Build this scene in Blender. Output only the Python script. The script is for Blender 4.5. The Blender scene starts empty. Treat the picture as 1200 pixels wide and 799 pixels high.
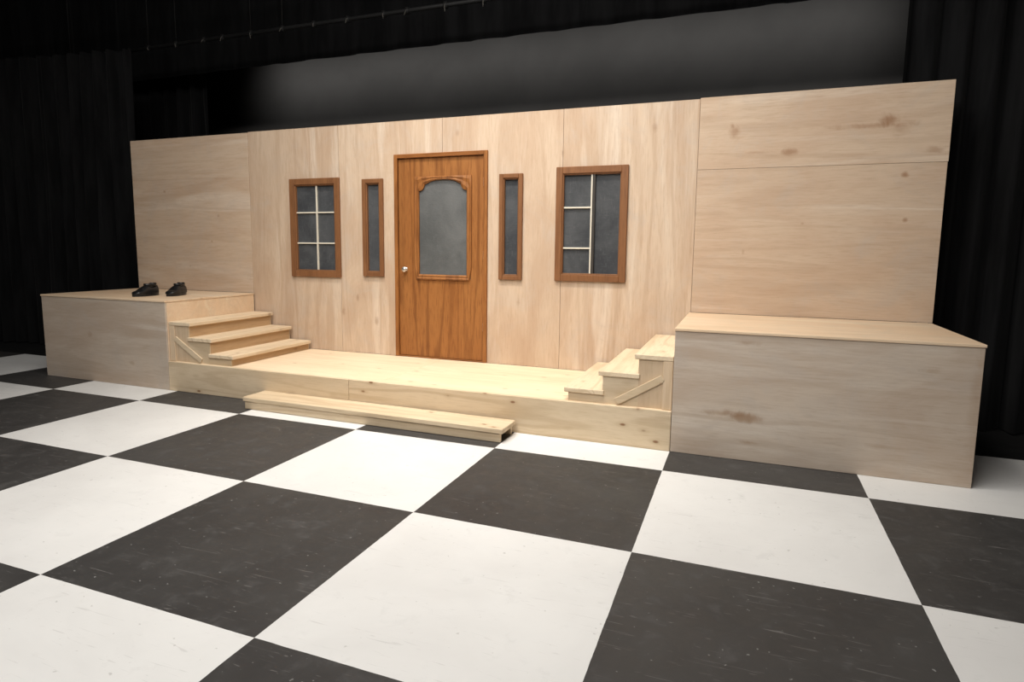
import bpy, bmesh, random
from math import *
from mathutils import Vector, Matrix, noise as mnoise
random.seed(4)
U=1.2
sc=bpy.context.scene
sc.view_settings.view_transform='Standard'
sc.view_settings.look='None'
COL=bpy.context.collection

# ------------------------------------------------------------------ materials
class NT:
    def __init__(s,name,rough=.6,spec=.3):
        s.m=bpy.data.materials.new(name); s.m.use_nodes=True
        s.t=s.m.node_tree; s.b=s.t.nodes['Principled BSDF']
        s.b.inputs['Roughness'].default_value=rough
        s.b.inputs['Specular IOR Level'].default_value=spec
    def n(s,t,**k):
        x=s.t.nodes.new(t)
        for a,b in k.items(): setattr(x,a,b)
        return x
    def l(s,a,b): s.t.links.new(a,b)
    def val(s,x,sock):
        if hasattr(x,'links'): s.l(x,sock)
        else: sock.default_value=x
    def math(s,op,a,b=0.0,c=None,clamp=False):
        x=s.n('ShaderNodeMath',operation=op,use_clamp=clamp)
        s.val(a,x.inputs[0]); s.val(b,x.inputs[1])
        if c is not None: s.val(c,x.inputs[2])
        return x.outputs[0]
    def vmath(s,op,a,b):
        x=s.n('ShaderNodeVectorMath',operation=op)
        s.val(a,x.inputs[0]); s.val(b,x.inputs[1])
        return x
    def mix(s,f,a,b,mode='MIX'):
        x=s.n('ShaderNodeMix',data_type='RGBA',blend_type=mode)
        s.val(f,x.inputs[0])
        for v,i in ((a,6),(b,7)):
            if hasattr(v,'links'): s.l(v,x.inputs[i])
            else: x.inputs[i].default_value=(*v,1)
        return x.outputs[2]
    def noise(s,vec,scale,detail=4,rough=.5,dist=0):
        x=s.n('ShaderNodeTexNoise'); s.l(vec,x.inputs['Vector'])
        x.inputs['Scale'].default_value=scale; x.inputs['Detail'].default_value=detail
        x.inputs['Roughness'].default_value=rough; x.inputs['Distortion'].default_value=dist
        return x.outputs[0]
    def mr(s,v,a,b,c=0.,d=1.,smooth=True):
        x=s.n('ShaderNodeMapRange'); 
        if smooth: x.interpolation_type='SMOOTHSTEP'
        s.val(v,x.inputs[0])
        for i,q in enumerate((a,b,c,d)): x.inputs[i+1].default_value=q
        return x.outputs[0]
    def pos(s): return s.n('ShaderNodeNewGeometry').outputs['Position']
    def bump(s,h,st=.2,dist=.01):
        x=s.n('ShaderNodeBump'); x.inputs['Strength'].default_value=st; x.inputs['Distance'].default_value=dist
        s.l(h,x.inputs['Height']); s.l(x.outputs[0],s.b.inputs['Normal'])
    def col(s,c):
        if hasattr(c,'links'): s.l(c,s.b.inputs['Base Color'])
        else: s.b.inputs['Base Color'].default_value=(*c,1)

def wood(name,axis,light,dark,mott,grain=.35,mottle=.5,bands=.25,knots=(),rough=.62,knotcol=(.22,.10,.045),voro=0.,scale=1.,pale=None,ringf=46.,kd=1.):
    w=NT(name,rough,.25)
    at=w.n('ShaderNodeAttribute',attribute_name='bvar').outputs['Fac']
    off=w.n('ShaderNodeCombineXYZ')
    for i,k in enumerate((7.3,3.1,5.7)): w.l(w.math('MULTIPLY',at,k),off.inputs[i])
    p0=w.pos(); p=w.vmath('ADD',p0,off.outputs[0]).outputs[0]
    sl=[6.,6.,6.]; sl[axis]=.45
    sm=[2.2,2.2,2.2]; sm[axis]=.7
    pg=w.vmath('MULTIPLY',p,tuple(v*scale for v in sl)).outputs[0]
    pm=w.vmath('MULTIPLY',p,tuple(v*scale for v in sm)).outputs[0]
    warp=w.noise(pm,.8,3,.5)
    fine=w.noise(pg,14,5,.65)
    mot=w.mr(w.noise(pm,1.1,6,.65,.8),.36,.64)
    bb=w.noise(w.vmath('MULTIPLY',p,tuple(v*scale for v in [a*.5 for a in sl])).outputs[0],1.3,2,.4,.3)
    ring=w.math('SINE',w.math('ADD',w.math('MULTIPLY',bb,ringf),w.math('MULTIPLY',warp,9.)))
    ring=w.mr(ring,.1,1.)
    ring=w.math('MULTIPLY',ring,w.mr(w.noise(pm,.9,2,.5),.3,.7,.25,1.))
    c=w.mix(w.math('MULTIPLY',mot,mottle),light,mott)
    if pale:
        st=w.mr(w.noise(w.vmath('MULTIPLY',pg,(.5,.5,.5)).outputs[0],1.6,4,.65,.6),.50,.72)
        c=w.mix(w.math('MULTIPLY',st,.75),c,pale)
        cl=w.mr(w.noise(p,1.9,5,.7,1.2),.45,.75)
        c=w.mix(w.math('MULTIPLY',cl,.6),c,tuple(a*b for a,b in zip(pale,(.75,.74,.75))))
    c=w.mix(w.math('MULTIPLY',ring,bands),c,dark)
    c=w.mix(w.math('MULTIPLY',w.mr(fine,.45,.75),grain),c,dark)
    c=w.mix(w.math('MULTIPLY',at,.22),c,tuple(a*.72 for a in mott))
    if voro:
        v=w.n('ShaderNodeTexVoronoi'); 
        sv=[5.2*kd]*3; sv[axis]=2.6*kd
        w.l(w.vmath('MULTIPLY',p,tuple(sv)).outputs[0],v.inputs['Vector']); v.inputs['Scale'].default_value=1.
        dd=w.math('ADD',v.outputs['Distance'],w.math('MULTIPLY',w.math('SUBTRACT',w.noise(p,20,3,.6),.5),.06))
        k=w.mr(dd,.045,.12,1.,0.)
        halo=w.mr(dd,.08,.28,1.,0.)
        c=w.mix(w.math('MULTIPLY',halo,voro*.4),c,dark)
        c=w.mix(w.math('MULTIPLY',k,voro),c,knotcol)
    if knots:
        nz=w.noise(p0,9,4,.6,.5)
        for (kx,kz,rx,rz,st) in knots:
            d=w.vmath('MULTIPLY',w.vmath('SUBTRACT',p0,(kx*U,0,kz*U)).outputs[0],(1/(rx*U),0,1/(rz*U)))
            ln=w.n('ShaderNodeVectorMath',operation='LENGTH'); w.l(d.outputs[0],ln.inputs[0])
            q=w.math('ADD',ln.outputs['Value'],w.math('MULTIPLY',w.math('SUBTRACT',nz,.5),2.4))
            k=w.mr(q,.05,1.35,1.,0.)
            c=w.mix(w.math('MULTIPLY',k,st),c,knotcol)
    w.col(c); w.bump(fine,.12,.004)
    return w.m

PLY=(.64,.50,.37); PLYD=(.43,.29,.19); PLYM=(.53,.38,.265); PALE=(.735,.63,.515)
plyV=wood('plywood_vertical',2,PLY,PLYD,PLYM,.46,.8,.40,pale=PALE,ringf=34.,
   knots=[(-2.06,.62,.03,.05,.4),(-1.9,.75,.015,.04,.35),(-.35,.78,.02,.05,.3),(.0,1.95,.01,.03,.3),(-1.7,.55,.02,.03,.35),(-2.09,1.5,.012,.2,.25),(.7,2.1,.02,.03,.25),(-.9,2.15,.02,.03,.25)])
plyH=wood('plywood_horizontal',0,PLY,PLYD,(.56,.40,.28),.42,.7,.36,pale=PALE,ringf=30.,knotcol=(.30,.15,.07),
   knots=[(1.257,2.036,.045,.055,.6),(1.235,2.08,.02,.02,.5),(2.191,2.058,.07,.045,.75),(2.10,2.03,.25,.018,.45),(2.25,2.0,.06,.06,.3),(1.61,1.885,.05,.022,.6),(1.42,1.89,.10,.010,.3),
          (2.303,1.709,.022,.022,.7),(2.46,1.86,.05,.02,.45),(2.325,1.419,.018,.018,.7),(1.72,1.40,.015,.012,.4),(1.35,1.2,.01,.02,.3),(-4.2,1.75,.02,.015,.5),(-3.6,1.25,.012,.012,.5),(-3.5,1.5,.012,.012,.4),(-3.9,1.0,.014,.012,.5)])
plyG=wood('plywood_greyish',0,(.58,.49,.40),(.40,.30,.22),(.49,.385,.30),.45,.85,.38,pale=(.66,.59,.51),ringf=30.,knotcol=(.30,.18,.10),  # greyer, slightly darker plywood tone for the box faces
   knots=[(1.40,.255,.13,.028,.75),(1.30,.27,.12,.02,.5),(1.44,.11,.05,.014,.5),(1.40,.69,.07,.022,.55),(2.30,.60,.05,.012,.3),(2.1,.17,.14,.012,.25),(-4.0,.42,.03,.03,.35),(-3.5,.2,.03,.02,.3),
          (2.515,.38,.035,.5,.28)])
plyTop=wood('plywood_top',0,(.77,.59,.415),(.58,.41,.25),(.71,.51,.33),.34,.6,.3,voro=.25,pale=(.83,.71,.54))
deckM=wood('pine_deck',0,(.83,.675,.485),(.60,.44,.27),(.74,.56,.37),.4,.5,.34,voro=.4,kd=1.3)
pineX=wood('pine_x',0,(.70,.57,.405),(.46,.33,.20),(.59,.46,.30),.38,.6,.46,voro=.9,kd=1.55)
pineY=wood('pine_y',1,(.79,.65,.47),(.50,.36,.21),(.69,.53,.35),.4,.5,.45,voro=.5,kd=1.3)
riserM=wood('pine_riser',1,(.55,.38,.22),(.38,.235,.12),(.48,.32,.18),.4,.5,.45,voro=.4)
pineZ=wood('pine_z',2,(.68,.53,.37),(.46,.32,.19),(.58,.43,.285),.35,.5,.35,voro=.3)
oak=wood('oak_door',2,(.36,.152,.046),(.15,.052,.015),(.285,.108,.030),.8,.6,.7,rough=.42)
oakX=wood('oak_rail',0,(.34,.140,.042),(.15,.052,.015),(.27,.10,.028),.8,.6,.6,rough=.42)
trimM=wood('walnut_trim',2,(.25,.115,.050),(.11,.046,.020),(.195,.085,.037),.5,.5,.3,rough=.42)

def plain(name,c,rough=.6,metal=0,spec=.3,var=0.,sc_=8):
    w=NT(name,rough,spec); w.b.inputs['Metallic'].default_value=metal
    n=w.noise(w.pos(),sc_,4,.6)
    w.col(w.mix(w.mr(n,.3,.7),c,tuple(a*(1-var) for a in c)))
    return w.m
muntM=plain('cream_muntin',(.72,.68,.58),.5,var=.1)
chrome=plain('satin_nickel',(.78,.75,.70),.42,1)
rubber=plain('black_leather',(.012,.012,.013),.35,var=.3,spec=.5,sc_=30)
insole=plain('shoe_lining',(.035,.035,.038),.9,var=.3)
pipeM=plain('black_pipe',(.012,.012,.012),.6,.0,var=.3)
cord=plain('tie_cord',(.13,.12,.105),.8,var=.2)
ceilM=plain('ceiling_black',(.010,.010,.011),.9,var=.4)
wallB=plain('stage_wall_black',(.008,.008,.009),.95,var=.3)
backM=plain('backdrop_grey',(.155,.150,.145),.95,var=.12,sc_=1.5,spec=.05)
sashM=plain('dark_sash',(.05,.045,.04),.5)

def glassmat(name,lo,hi,rough,bump):
    w=NT(name,rough,.5)
    p=w.pos(); a=w.noise(p,2.2,5,.65,.4); b=w.noise(w.vmath('MULTIPLY',p,(40.,3.,6.)).outputs[0],2.5,4,.7); b2=w.noise(w.vmath('MULTIPLY',p,(5.,3.,40.)).outputs[0],2.5,4,.7)
    c=w.mix(w.mr(a,.3,.75),lo,hi); c=w.mix(w.math('MULTIPLY',w.mr(b,.55,.75),.3),c,(.20,.20,.20)); c=w.mix(w.math('MULTIPLY',w.mr(b2,.55,.75),.3),c,(.18,.185,.185))
    w.col(c)
    if bump: w.bump(w.noise(p,55,2,.5),bump,.004)
    return w.m
glass=glassmat('hazy_glass_reflect_tint',(.050,.054,.060),(.10,.105,.11),.12,0)  # opaque haze tone; base grey lightened to stand in for reflection
glassD=glassmat('pebbled_glass',(.085,.09,.09),(.145,.15,.15),.3,.6)

w=NT('black_velour',1.,.02)
p=w.pos(); n1=w.noise(w.vmath('MULTIPLY',p,(1.,1.,.15)).outputs[0],6,4,.6)
w.col(w.mix(w.mr(n1,.3,.7),(.006,.006,.0063),(.012,.012,.0125)))
w.b.inputs['Sheen Weight'].default_value=.04; w.b.inputs['Sheen Roughness'].default_value=.5
velour=w.m

# floor
w=NT('painted_checker_floor',.55,.35)
p=w.pos(); wob=w.noise(p,5,3,.6)
wobc=w.math('MULTIPLY',w.math('SUBTRACT',wob,.5),.006)
sx=w.n('ShaderNodeSeparateXYZ'); w.l(p,sx.inputs[0])
X=w.math('ADD',w.math('DIVIDE',sx.outputs[0],U),wobc); Y=w.math('ADD',w.math('DIVIDE',sx.outputs[1],U),wobc)
fl=w.math('ADD',w.math('FLOOR',X),w.math('FLOOR',Y))
par=w.math('FLOORED_MODULO',fl,2.)
big=w.noise(p,1.1,5,.6,.5); med=w.noise(p,7,6,.7,.4); fin=w.noise(p,60,3,.6)
white=w.mix(w.mr(big,.3,.72),(.77,.77,.755),(.70,.697,.683))
white=w.mix(w.math('MULTIPLY',w.mr(med,.56,.75),.2),white,(.45,.445,.43))
dark=w.mix(w.mr(big,.3,.7),(.038,.036,.035),(.054,.052,.050))
dark=w.mix(w.math('MULTIPLY',w.mr(med,.52,.72),.55),dark,(.085,.082,.080))
def scratch(rot,sc1,lo,hi,seed,sx_=2.2,sy_=40):
    mp=w.n('ShaderNodeMapping'); w.l(p,mp.inputs[0]); mp.inputs['Rotation'].default_value=(0,0,rot); mp.inputs['Location'].default_value=(seed,seed*2,0); mp.inputs['Scale'].default_value=(sx_,sy_,1)
    n=w.noise(mp.outputs[0],sc1,2,.5,1.2)
    return w.mr(n,lo,hi)
s1=w.math('ADD',scratch(.5,1.6,.69,.76,3.,3.,34),scratch(-.8,1.4,.69,.76,9.,2.4,48),clamp=True)
s2=w.math('ADD',scratch(1.9,1.8,.70,.77,15.,3.2,40),scratch(2.6,1.5,.70,.77,25.,4.,36),clamp=True)
dark=w.mix(w.math('MULTIPLY',w.math('ADD',s1,s2,clamp=True),.5),dark,(.20,.19,.185))
white=w.mix(w.math('MULTIPLY',w.math('ADD',s1,s2,clamp=True),.25),white,(.35,.34,.33))
spk=w.mr(w.noise(p,38,2,.5),.70,.75)
dark=w.mix(w.math('MULTIPLY',spk,.6),dark,(.3,.3,.29))
white=w.mix(w.math('MULTIPLY',w.mr(w.noise(p,31,2,.5),.70,.75),.4),white,(.3,.29,.27))
c=w.mix(par,dark,white)
beyond=w.math('GREATER_THAN',sx.outputs[1],2.0*U)
c=w.mix(beyond,c,(.012,.012,.012))
w.col(c); w.l(w.mr(med,.3,.8,.44,.64),w.b.inputs['Roughness']); w.bump(fin,.05,.003)
floorM=w.m

# ------------------------------------------------------------------ mesh helper
class Mesh:
    def __init__(s): s.bm=bmesh.new(); s.lay=s.bm.faces.layers.float.new('bvar'); s.mats=[]
    def mi(s,m):
        if m not in s.mats: s.mats.append(m)
        return s.mats.index(m)
    def box(s,x0,x1,y0,y1,z0,z1,mat,bev=.002,M=None,var=None):
        t=bmesh.new(); bmesh.ops.create_cube(t,size=1)
        x0,x1,y0,y1,z0,z1=[q*U for q in(x0,x1,y0,y1,z0,z1)]
        for v in t.verts: v.co=Vector(((x0+x1)/2+v.co.x*(x1-x0),(y0+y1)/2+v.co.y*(y1-y0),(z0+z1)/2+v.co.z*(z1-z0)))
        if bev: bmesh.ops.bevel(t,geom=t.edges[:],offset=bev,segments=1,affect='EDGES')
        if M: bmesh.ops.transform(t,matrix=M,verts=t.verts)
        s.add(t,mat,var)
    def add(s,t,mat,var=None,smooth=False):
        me=bpy.data.meshes.new('tmp'); t.to_mesh(me); t.free()
        n=len(s.bm.faces); s.bm.from_mesh(me); bpy.data.meshes.remove(me)
        s.bm.faces.ensure_lookup_table(); k=s.mi(mat); v=random.random() if var is None else var
        for f in s.bm.faces[n:]: f.material_index=k; f[s.lay]=v; f.smooth=smooth
    def grid(s,rows,mat,closed=False,var=0.,smooth=False,caps=False):
        t=bmesh.new(); R=[[t.verts.new(q) for q in r] for r in rows]
        for a,b in zip(R,R[1:]):
            n=len(a)
            for i in range(n if closed else n-1):
                j=(i+1)%n; t.faces.new((a[i],a[j],b[j],b[i]))
        if caps: t.faces.new(R[0]); t.faces.new(R[-1])
        bmesh.ops.recalc_face_normals(t,faces=t.faces)
        s.add(t,mat,var,smooth)
    def done(s,name,parent=None):
        me=bpy.data.meshes.new(name); s.bm.to_mesh(me); s.bm.free()
        for m in s.mats: me.materials.append(m)
        xs=[v.co for v in me.vertices]
        c=Vector(((min(v.x for v in xs)+max(v.x for v in xs))/2,(min(v.y for v in xs)+max(v.y for v in xs))/2,min(v.z for v in xs)))
        me.transform(Matrix.Translation(-c))
        o=bpy.data.objects.new(name,me); o.location=c; COL.objects.link(o)
        return o

YF,YW,HD,HB,HW=1.349,2.367,.247,.753,2.279
XL0,XL1,XR1,XR2=-4.613,-3.084,1.003,2.521
WL,WR=-4.644,2.531
pt=.015

# ------------------------------------------------------------------ room
f=Mesh(); f.box(-11,7,-7,6.2,-.1,0,floorM,0); f.done('floor')
f=Mesh(); f.box(-11,7,6.0,6.2,0,4.8,wallB,0); f.done('wall_back')
f=Mesh(); f.box(-11.2,-11,-7,6.2,0,4.8,wallB,0); f.done('wall_left')
f=Mesh(); f.box(7,7.2,-7,6.2,0,4.8,wallB,0); f.done('wall_right')
f=Mesh(); f.box(-11.2,7.2,-7,6.2,4.8,4.9,ceilM,0)
for i in range(7):
    y=-1+i*1.0; f.box(-11,7,y,y+.08,4.55,4.8,ceilM,0)
f.done('ceiling')

# ------------------------------------------------------------------ plywood flat
def cells(m,x0,x1,z0,z1,holes,y0,y1,mat,v):
    xs=sorted({x0,x1,*[h[0] for h in holes],*[h[1] for h in holes]}); zs=sorted({z0,z1,*[h[2] for h in holes],*[h[3] for h in holes]})
    xs=[x for x in xs if x0<=x<=x1]; zs=[z for z in zs if z0<=z<=z1]
    ok=lambda x,z: not any(h[0]<x<h[1] and h[2]<z<h[3] for h in holes)
    for zi in range(len(zs)-1):
        i=0
        while i<len(xs)-1:
            if ok((xs[i]+xs[i+1])/2,(zs[zi]+zs[zi+1])/2):
                j=i
                while j+1<len(xs)-1 and ok((xs[j+1]+xs[j+2])/2,(zs[zi]+zs[zi+1])/2): j+=1
                m.box(xs[i],xs[j+1],y0,y1,zs[zi],zs[zi+1],mat,0,var=v); i=j+1
            else: i+=1
DH=(-1.501,-.624,HD+.001,2.0)
WINL=(-2.617,-2.065,.93,1.826); SL=(-1.826,-1.612,.950,1.803); SR=(-.520,-.318,.955,1.805); WR_=(-.041,.521,.959,1.841)
inset=.03
hs=[DH]+[(h[0]+inset,h[1]-inset,h[2]+inset,h[3]-inset) for h in (WINL,SL,SR,WR_)]
m=Mesh(); g=.0015
sx_=[-3.095,-2.075,-1.04,.005,1.010]
for a,b,v in zip(sx_,sx_[1:],(.55,.15,.45,.1)):
    cells(m,a+g,b-g,HD+.001,HW,[(max(h[0],a+g),min(h[1],b-g),h[2],h[3]) for h in hs if h[1]>a and h[0]<b],YW,YW+pt,plyV,v)
m.box(XR1+.009,WR,YW-.006,YW+pt-.006,HB+.001,1.7835,plyH,.001,var=.25)
m.box(XR1+.009,WR+.004,YW-.006,YW+pt-.006,1.7855,HW+.006,plyH,.001,var=.05)
m.box(WL,-3.097,YW-.004,YW+pt-.004,HB+.001,1.8660,plyH,.0005,var=.55)
m.box(WL,-3.097,YW-.004,YW+pt-.004,1.8665,HW-.006,plyH,.0005,var=.7)
for x in (WL+.02,-3.86,-3.095,-2.70,-2.02,-1.56,-.58,-.25,.6,1.01,1.77,WR-.05):
    m.box(x-.015,x+.03,YW+pt+.001,YW+pt+.075,.001,HW-.01,pineZ)
for z in (.0,2.24):
    m.box(WL+.01,DH[0]-.1,YW+pt+.001,YW+pt+.03,z+.001,z+.03,pineX); m.box(DH[1]+.1,WR-.01,YW+pt+.001,YW+pt+.03,z+.001,z+.03,pineX)
m.done('plywood_stage_flat')

# ------------------------------------------------------------------ windows
def casing(m,o,wd,y0,y1,mat=trimM):
    x0,x1,z0,z1=o
    m.box(x0,x0+wd,y0,y1,z0,z1,mat,.004); m.box(x1-wd,x1,y0,y1,z0,z1,mat,.004)
    m.box(x0+wd,x1-wd,y0,y1,z1-wd,z1,mat,.004); m.box(x0+wd,x1-wd,y0,y1,z0,z0+wd,mat,.004)
def window(name,o,wd,mv=(),mh=(),mhx=None,sash=None):
    m=Mesh(); casing(m,o,wd,YW-.022,YW-.001)
    i=(o[0]+wd,o[1]-wd,o[2]+wd,o[3]-wd)
    casing(m,(i[0]-.012,i[1]+.012,i[2]-.012,i[3]+.012),.022,YW-.012,YW+.03)
    m.box(i[0]-.01,i[1]+.01,YW+.012,YW+.018,i[2]-.01,i[3]+.01,glass,0)
    for x in mv: m.box(x-.006,x+.006,YW-.006,YW+.0115,i[2]+.01,i[3]-.01,muntM,.002)
    for z in mh:
        a,b=mhx or (i[0]+.01,i[1]-.01)
        m.box(a,b,YW-.004,YW+.0110,z-.006,z+.006,muntM,.002)
    if sash: m.box(sash[0],sash[1],YW-.008,YW+.0114,i[2]+.01,i[3]-.01,sashM,.002)
    return m.done(name)
window('window_1',WINL,.055,(-2.325,),(1.519,1.24))
window('window_2',SL,.038)
window('window_3',SR,.034)
window('window_4',WR_,.052,(.240,),(1.53,1.217),(.02,.24),sash=(.250,.268))

# ------------------------------------------------------------------ door
m=Mesh()
x0,x1,z0,z1=DH; fw=.034
m.box(x0+.001,x0+fw,YW-.018,YW+.08,z0+.002,z1-.001,oak,.003); m.box(x1-fw,x1-.001,YW-.018,YW+.08,z0+.002,z1-.001,oak,.003)
m.box(x0+fw,x1-fw,YW-.018,YW+.08,z1-fw,z1-.001,oakX,.003)
m.box(x0+fw,x1-fw,YW-.012,YW+.06,z0+.002,z0+.010,oakX,.002)
lx0,lx1,lz0,lz1=x0+fw+.003,x1-fw-.003,z0+.013,z1-fw-.003
ya,yb=YW+.004,YW+.040
GX0,GX1,GZ0,GZ1=-1.265,-.815,.98,1.772
ox0,ox1,oz0,oz1=GX0-.045,GX1+.045,GZ0-.045,GZ1+.035
m.box(lx0,ox0+.01,ya,yb,lz0,lz1,oak,.002,var=.3); m.box(ox1-.01,lx1,ya,yb,lz0,lz1,oak,.002,var=.3)
m.box(ox0+.01,ox1-.01,ya,yb,lz0,oz0+.01,oak,0,var=.3); m.box(ox0+.01,ox1-.01,ya,yb,oz1-.01,lz1,oak,0,var=.3)
inner=[]
def arc(cx,cz,r,a0,a1,n,rz=None):
    rz=rz or r
    return [(cx+r*cos(radians(a0+(a1-a0)*i/n)),cz+rz*sin(radians(a0+(a1-a0)*i/n))) for i in range(n+1)]
cxg=(GX0+GX1)/2; sh=GZ1-.085
inner+= [(GX0,GZ0+(sh-GZ0)*i/6) for i in range(7)]
inner+= arc(GX0+.0,sh+.055,.055,-90,0,6)[1:]
inner+= [(GX0+.075,sh+.062)]
inner+= [(cxg+(GX0+.085-cxg)*cos(radians(t)),sh+.062+.030*sin(radians(t))) for t in range(10,171,20)]
inner+= [(GX1-.075,sh+.062)]
inner+= arc(GX1-.0,sh+.055,.055,180,270,6)[:-1]
inner+= [(GX1,sh-(sh-GZ0)*i/6) for i in range(7)]
inner+= [(GX1-(GX1-GX0)*i/6,GZ0) for i in range(1,6)]
cz=(GZ0+GZ1)/2
def toRect(px,pz,a,b,c,d,cx=cxg,cz_=cz):
    dx,dz=px-cx,pz-cz_; t=1e9
    if dx: t=min(t,((b if dx>0 else a)-cx)/dx)
    if dz: t=min(t,((d if dz>0 else c)-cz_)/dz)
    return cx+dx*t,cz_+dz*t
outer=[toRect(*q,ox0,ox1,oz0,oz1) for q in inner]
def ring(f,y): return [Vector(((a[0]+(b[0]-a[0])*f)*U,y*U,(a[1]+(b[1]-a[1])*f)*U)) for a,b in zip(outer,inner)]
m.grid([ring(0,ya),ring(0,ya-.012),ring(.25,ya-.018),ring(.5,ya-.012),ring(.75,ya-.016),ring(1,ya-.006),ring(1,ya+.02)],oak,closed=True,var=.6)
m.box(ox0+.012,ox1-.012,ya+.008,ya+.016,oz0+.012,oz1-.012,glassD,0)
def lathe(m,cx,cz,prof,mat,n=24,axis='y',cy=0):
    rows=[]
    for (d,r) in prof:
        rows.append([Vector((cx*U+r*cos(2*pi*i/n),cy*U-d,cz*U+r*sin(2*pi*i/n))) for i in range(n)])
    m.grid(rows,mat,closed=True,smooth=True,caps=True)
lathe(m,-1.400,1.02,[(0,.022),(.003,.023),(.007,.020),(.009,.012),(.018,.012),(.023,.022),(.032,.029),(.042,.028),(.049,.020),(.052,.004)],chrome,cy=ya)
for z in (.55,1.15,1.75):
    m.box(lx1-.004,lx1+.006,ya-.006,ya+.004,z-.035,z+.035,chrome,.001)
m.done('door_1')

# ------------------------------------------------------------------ boxes
def pbox(name,a,b,seam,v):
    m=Mesh(); e=.003
    m.box(a-.004,b+.004,YF-.006,YW-.006-e*2,HB-pt,HB,plyTop,.002,var=v)
    m.box(a,b,YF,YF+pt,.001,HB-pt-.001,plyG,.002,var=v+.1)
    m.box(a,a+pt,YF+pt+.001,YW-.014,.001,HB-pt-.001,plyG if a>0 else plyTop,.002)
    m.box(b-pt,b,YF+pt+.001,YW-.014,.001,HB-pt-.001,plyTop,.002)
    m.box(a+pt,b-pt,YW-.03,YW-.014,.001,HB-pt-.001,plyG,.002)
    for x in (a+pt+.001,(a+b)/2,b-pt-.075): m.box(x,x+.07,YF+pt+.001,YF+pt+.03,.001,HB-pt-.001,pineZ)
    return m.done(name)
pbox('plywood_box',XL0,XL1-.001,None,.35)
pbox('plywood_box',XR1+.001,XR2,None,.1)

# ------------------------------------------------------------------ low platform
m=Mesh()
mid=-1.04
m.box(XL1+.002,mid-.001,YF+.026,YW-.004,HD-pt,HD,deckM,.002,var=.1); m.box(mid+.001,XR1-.002,YF+.026,YW-.004,HD-pt,HD,deckM,.002,var=.3)
m.box(XL1+.002,-1.30,YF,YF+.025,.001,HD-.001,pineX,.003,var=.45); m.box(-1.297,XR1-.002,YF,YF+.025,.001,HD,pineX,.003,var=.2)
for x in (XL1+.01,-2.1,-1.06,0.,XR1-.05): m.box(x,x+.03,YF+.026,YW-.01,.001,HD-pt-.001,pineY)
m.box(XL1+.002,XR1-.002,YW-.009,YW-.004,.001,HD-pt-.001,pineX)
m.done('low_stage_platform')

# ------------------------------------------------------------------ stairs
def stairs(name,sgn,xb):
    m=Mesh(); Y0,Y1=YF+.034,YW-.03
    T=[(.235,.578),(.455,.456),(.675,.333)]; th=.030
    X=lambda o: xb+sgn*o
    def bx(o0,o1,*r,**k):
        a,b=sorted((X(o0),X(o1))); m.box(a,b,*r,**k)
    base=HD+.0005
    for i,(o,z) in enumerate(T):
        o0=.002 if i==0 else T[i-1][0]-.035
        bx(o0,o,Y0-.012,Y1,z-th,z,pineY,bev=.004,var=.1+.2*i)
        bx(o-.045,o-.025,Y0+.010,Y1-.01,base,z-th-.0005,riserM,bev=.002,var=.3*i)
    for (ya_,yb_) in ((Y0+.0,Y0+.009),(Y1-.009,Y1-.0)):
        prev=.002
        for i,(o,z) in enumerate(T):
            bx(prev,o-.026,ya_,yb_,base,z-th-.0005,pineX if i else pineZ,bev=.0,var=.3); prev=o-.0255
    bx(.003,.06,Y0-.011,Y0-.001,base,T[0][1]-th-.001,pineZ,bev=.003,var=.2)
    p0=Vector((X(.06)*U,(Y0-.006)*U,.44*U)); p1=Vector((X(.34)*U,(Y0-.006)*U,(base+.022)*U))
    d=p1-p0; L=d.length/U
    rot=Matrix.Translation((p0+p1)/2)@Matrix.Rotation(-atan2(d.z,d.x),4,'Y')
    m.box(-L/2,L/2,-.005,.005,-.022,.022,pineX,.002,M=rot,var=.05)
    return m.done(name)
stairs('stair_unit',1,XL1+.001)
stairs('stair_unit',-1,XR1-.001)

# ------------------------------------------------------------------ front step
m=Mesh(); hw=1.045; th=.032
m.box(-hw,hw,-.115,.115,.092-th,.092,pineX,.004,var=.0)
m.box(-hw+.01,hw-.02,-.105,-.080,.001,.092-th-.001,pineX,.003,var=.25)
m.box(-hw+.01,hw-.02,.08,.105,.001,.092-th-.001,pineX,.003)
for x in (-hw+.01,-.5,.0,.5,hw-.12): m.box(x,x+.03,-.079,.079,.001,.092-th-.001,pineY)
o=m.done('wooden_step'); o.location=(-1.03*U,1.222*U,.001*U); o.rotation_euler=(0,0,radians(-.6))

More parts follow.
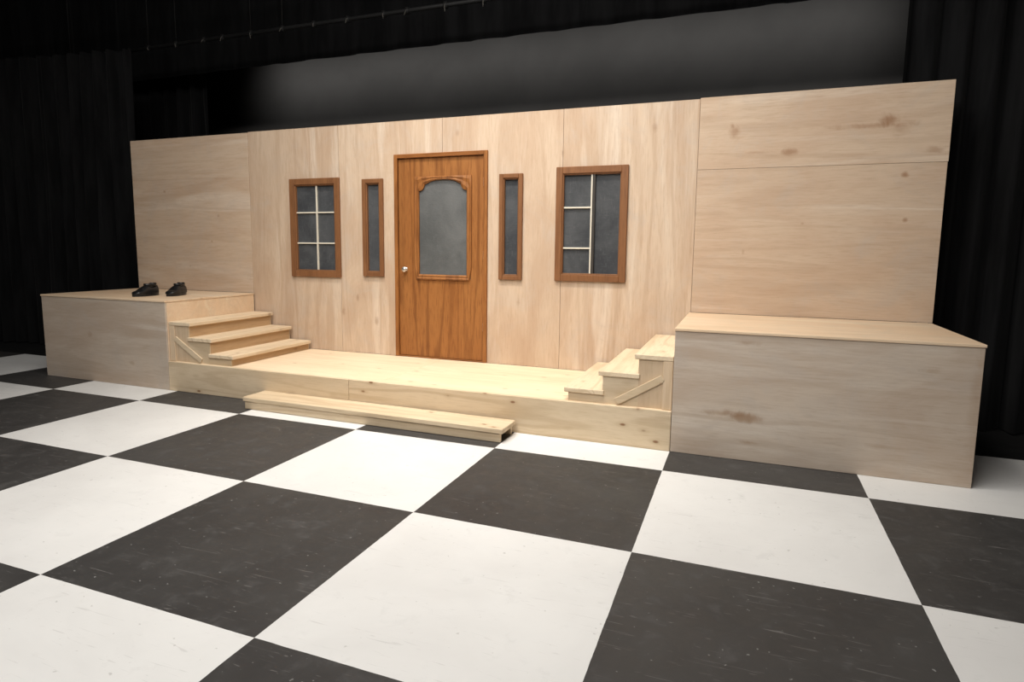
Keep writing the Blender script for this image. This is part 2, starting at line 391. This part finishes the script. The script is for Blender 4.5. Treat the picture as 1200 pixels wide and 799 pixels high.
# ------------------------------------------------------------------ shoes
def shoe(cx,cy,ang):
    m=Mesh(); L=.30; n=20; rows=[]; S=16
    def wd(t): return .036+.016*sin(pi*min(1,t*1.05))+ (.010 if t>.55 else 0)*sin(pi*(t-.55)/.45 if t>.55 else 0)
    def prof(t):
        if t<.45: return .098-.012*sin(pi*t/.45)
        return .050+.048*(.5+.5*cos(pi*(t-.45)/.42)) if t<.87 else .050*sqrt(max(0.05,1-((t-.87)/.15)**2))
    for i in range(S+1):
        t=i/S; x=-L/2+L*t; e=min(1,sqrt(max(0,1-((abs(t-.5)*2)**6)))+.25); w_=wd(t)*e; h=prof(t)
        row=[]
        for k in range(n):
            a=2*pi*k/n; cy_=cos(a); sz=sin(a)
            yy=w_*(abs(cy_)**.7)*(1 if cy_>0 else -1); zz=.028+( (h-.028)*(abs(sz)**.8) if sz>0 else -.010*abs(sz)**.5)
            row.append(Vector((x,yy,zz)))
        rows.append(row)
    m.grid(rows,rubber,closed=True,smooth=True,caps=True)
    out=[]
    for i in range(40):
        a=2*pi*i/40; t=.5+.5*cos(a); y=(wd(t)+.006)*(abs(sin(a))**.6)*(1 if sin(a)>0 else -1); out.append((-L/2-.004+(L+.008)*t,y))
    rr=[[Vector((x,y,z)) for x,y in out] for z in (.0,.004,.018,.024)]
    m.grid(rr,rubber,closed=True,caps=True)
    col=[]
    for i in range(24):
        a=2*pi*i/24; c0=Vector((-.060+.066*cos(a),.036*sin(a),.100+.004*cos(a)+.012*(cos(a)<-.5)))
        rad=Vector((cos(a),sin(a)*.8,0)); ringp=[]
        for k in range(8):
            b=2*pi*k/8; ringp.append(c0+rad*(.009*cos(b))+Vector((0,0,.011*sin(b))))
        col.append(ringp)
    col.append(col[0]); m.grid(col,rubber,closed=True,smooth=True)
    m.grid([[Vector((-.06+.060*cos(2*pi*i/24)*q,.031*sin(2*pi*i/24)*q,z)) for i in range(24)] for q,z in ((1,.100),(.7,.0995),(.05,.099))],insole,closed=True,smooth=True)
    for t in (.02,.04,.06):
        m.grid([[Vector((t+dx,.050*cos(a)*1.02,.036+(.062-.4*(t))*sin(a))) for a in [pi*j/12 for j in range(13)]] for dx in (-.004,.004)],insole,smooth=True)
    o=m.done('shoe'); o.rotation_euler=(0,0,ang); o.scale=(1,1.15,1.15)
    o.location=(cx*U,cy*U,HB*U+.001); return o
shoe(-3.655,1.64,radians(-88)); shoe(-3.465,1.80,radians(-72))

# ------------------------------------------------------------------ drapes
def drape(name,pts,z0,z1,fold=.13,amp=.055,seed=0,mat=velour,ph=0):
    P=[Vector((a*U,b*U,0)) for a,b in pts]
    base=[]
    for a,b in zip(P,P[1:]):
        n=max(2,int((b-a).length/.018)); 
        for i in range(n): base.append((a.lerp(b,i/n),(b-a).normalized()))
    rows=[]; NZ=26
    for k in range(NZ+1):
        f=k/NZ; z=(z0+(z1-z0)*f)*U; row=[]
        for i,(q,d) in enumerate(base):
            s=i*.018; nrm=Vector((-d.y,d.x,0))
            w1=mnoise.noise(Vector((s*.9,seed*3.1,f*.5)))*2.2; am=amp*U*(.65+.7*mnoise.noise(Vector((s*1.7,seed+7.7,f*.8)))+.15)
            flare=.75+.35*(1-f)
            y=am*flare*sin(2*pi*s/(fold*U)+w1*1.6)+.35*am*sin(2*pi*s/(fold*U)*2.1+w1*3)
            row.append(q+nrm*y+d*.012*sin(s*31+f*2)+Vector((0,0,z)))
        rows.append(row)
    m=Mesh(); m.grid(rows,mat,smooth=True); o=m.done(name)
    return o
drape('stage_curtain',[(-9.8,2.25),(-7.3,2.45),(-5.02,2.75)],.012,3.33,.20,.075,1)
drape('stage_curtain',[(-7.9,3.9),(-5.10,3.9)],.012,3.6,.26,.06,2)
drape('stage_curtain',[(2.30,2.72),(3.4,2.62),(6.3,2.35)],.012,4.5,.17,.07,3)
drape('border_curtain',[(-9.5,3.55),(5.5,3.55)],3.27,4.6,.5,.012,4)
drape('backdrop',[(-9.,5.3),(5.8,5.3)],.012,4.7,1.9,.012,5,backM)

def tube(m,a,b,r,mat,n=12):
    a=Vector(a)*U; b=Vector(b)*U; d=(b-a).normalized(); u=d.orthogonal().normalized(); v=d.cross(u)
    m.grid([[q+u*r*cos(2*pi*i/n)+v*r*sin(2*pi*i/n) for i in range(n)] for q in (a,b)],mat,closed=True,smooth=True,caps=True)
m=Mesh(); tube(m,(-10,2.95,3.40),(6,2.95,3.40),.024,pipeM)
x=-9.5
while x<5.5:
    tube(m,(x,2.95,3.375),(x+.008,2.95,3.425),.030,pipeM,10); 
    tube(m,(x+.004,2.925,3.40),(x+.004+random.uniform(-.02,.02),2.92,3.35+random.uniform(-.02,.02)),.004,cord,6)
    if random.random()<.25: tube(m,(x,2.95,3.40),(x,2.95,4.79),.006,pipeM,6)
    x+=random.uniform(.25,.42)
m.done('lighting_batten')

def par_can(x,y,z,tilt,yaw):
    m=Mesh()
    def ringz(r,z_): return [Vector((r*cos(2*pi*i/24),r*sin(2*pi*i/24),z_)) for i in range(24)]
    m.grid([ringz(.03,.16),ringz(.07,.15),ringz(.085,.10),ringz(.095,0),ringz(.10,-.16),ringz(.094,-.16),ringz(.088,-.02)],pipeM,closed=True,smooth=True,caps=True)
    rot=Matrix.Rotation(yaw,4,'Z')@Matrix.Rotation(tilt,4,'X'); bmesh.ops.transform(m.bm,matrix=rot,verts=m.bm.verts)
    for s in (-1,1): m.grid([[Vector((s*.11+dx,dy,zz)) for dx,dy in ((-.003,-.015),(.003,-.015),(.003,.015),(-.003,.015))] for zz in (-.02,.2)],pipeM,closed=True,caps=True)
    m.grid([[Vector((xx,dy,.2+dz)) for dy,dz in ((-.015,-.003),(.015,-.003),(.015,.003),(-.015,.003))] for xx in (-.113,.113)],pipeM,closed=True,caps=True)
    m.grid([[Vector((.018*cos(2*pi*i/10),.018*sin(2*pi*i/10),zz)) for i in range(10)] for zz in (.2,.30)],pipeM,closed=True,caps=True)
    c=m.done('stage_light'); c.location=(x*U,y*U,z*U-.30+(c.location.z)); return c
m=Mesh(); tube(m,(-10,1.6,3.95),(6,1.6,3.95),.024,pipeM)
for x in (-8,-5,-2,1,4): tube(m,(x,1.6,3.95),(x,1.6,4.79),.006,pipeM,6)
m.done('lighting_batten')
for i,x in enumerate((-6.6,-5.6,-4.3,-2.9,-1.7)): par_can(x,1.6,3.93,radians(-35),radians(random.uniform(-25,25)))

# ------------------------------------------------------------------ lights
def area(name,loc,tgt,sx,sy,P,col,spread=180):
    l=bpy.data.lights.new(name,'AREA'); l.shape='RECTANGLE'; l.size=sx; l.size_y=sy; l.energy=P; l.color=col; l.spread=radians(spread)
    o=bpy.data.objects.new(name,l); o.location=Vector(loc)*U; d=(Vector(tgt)-Vector(loc)); o.rotation_euler=d.to_track_quat('-Z','Y').to_euler(); COL.objects.link(o)
area('front_wash_light',(-.3,-2.2,4.3),(-.5,1.6,.4),4.0,.8,212,(1,.955,.90))
area('overhead_wash_light',(-.5,-.1,4.4),(-.6,.4,0),4.0,.9,112,(1,.965,.92))
area('platform_special_light',(-.6,.9,4.4),(-.6,1.8,0),3.6,.4,62,(1,.93,.84),80)
area('foreground_wash_light',(0,-4.,4.3),(0,-1.4,0),5.0,.8,66,(1,.98,.96))
area('cyc_strip_light',(-1.3,4.3,4.1),(-1.3,5.3,3.55),9.5,.08,12,(1,.985,.96),70)
wd=bpy.data.worlds.new('w'); sc.world=wd; wd.use_nodes=True
wd.node_tree.nodes['Background'].inputs[0].default_value=(.95,.96,1,1); wd.node_tree.nodes['Background'].inputs[1].default_value=.03

# ------------------------------------------------------------------ camera
cd=bpy.data.cameras.new('camera'); cd.lens=21.786; cd.sensor_width=36; cd.shift_x=8.9/1200; cd.shift_y=-19.4/1200; cd.clip_start=.05
co=bpy.data.objects.new('camera',cd)
co.matrix_world=Matrix.Translation((1.363*U,-2.401*U,1.213*U))@(Matrix.Rotation(radians(21.02),4,'Z')@Matrix.Rotation(radians(82.97),4,'X')@Matrix.Rotation(radians(.57),4,'Z'))
COL.objects.link(co); sc.camera=co
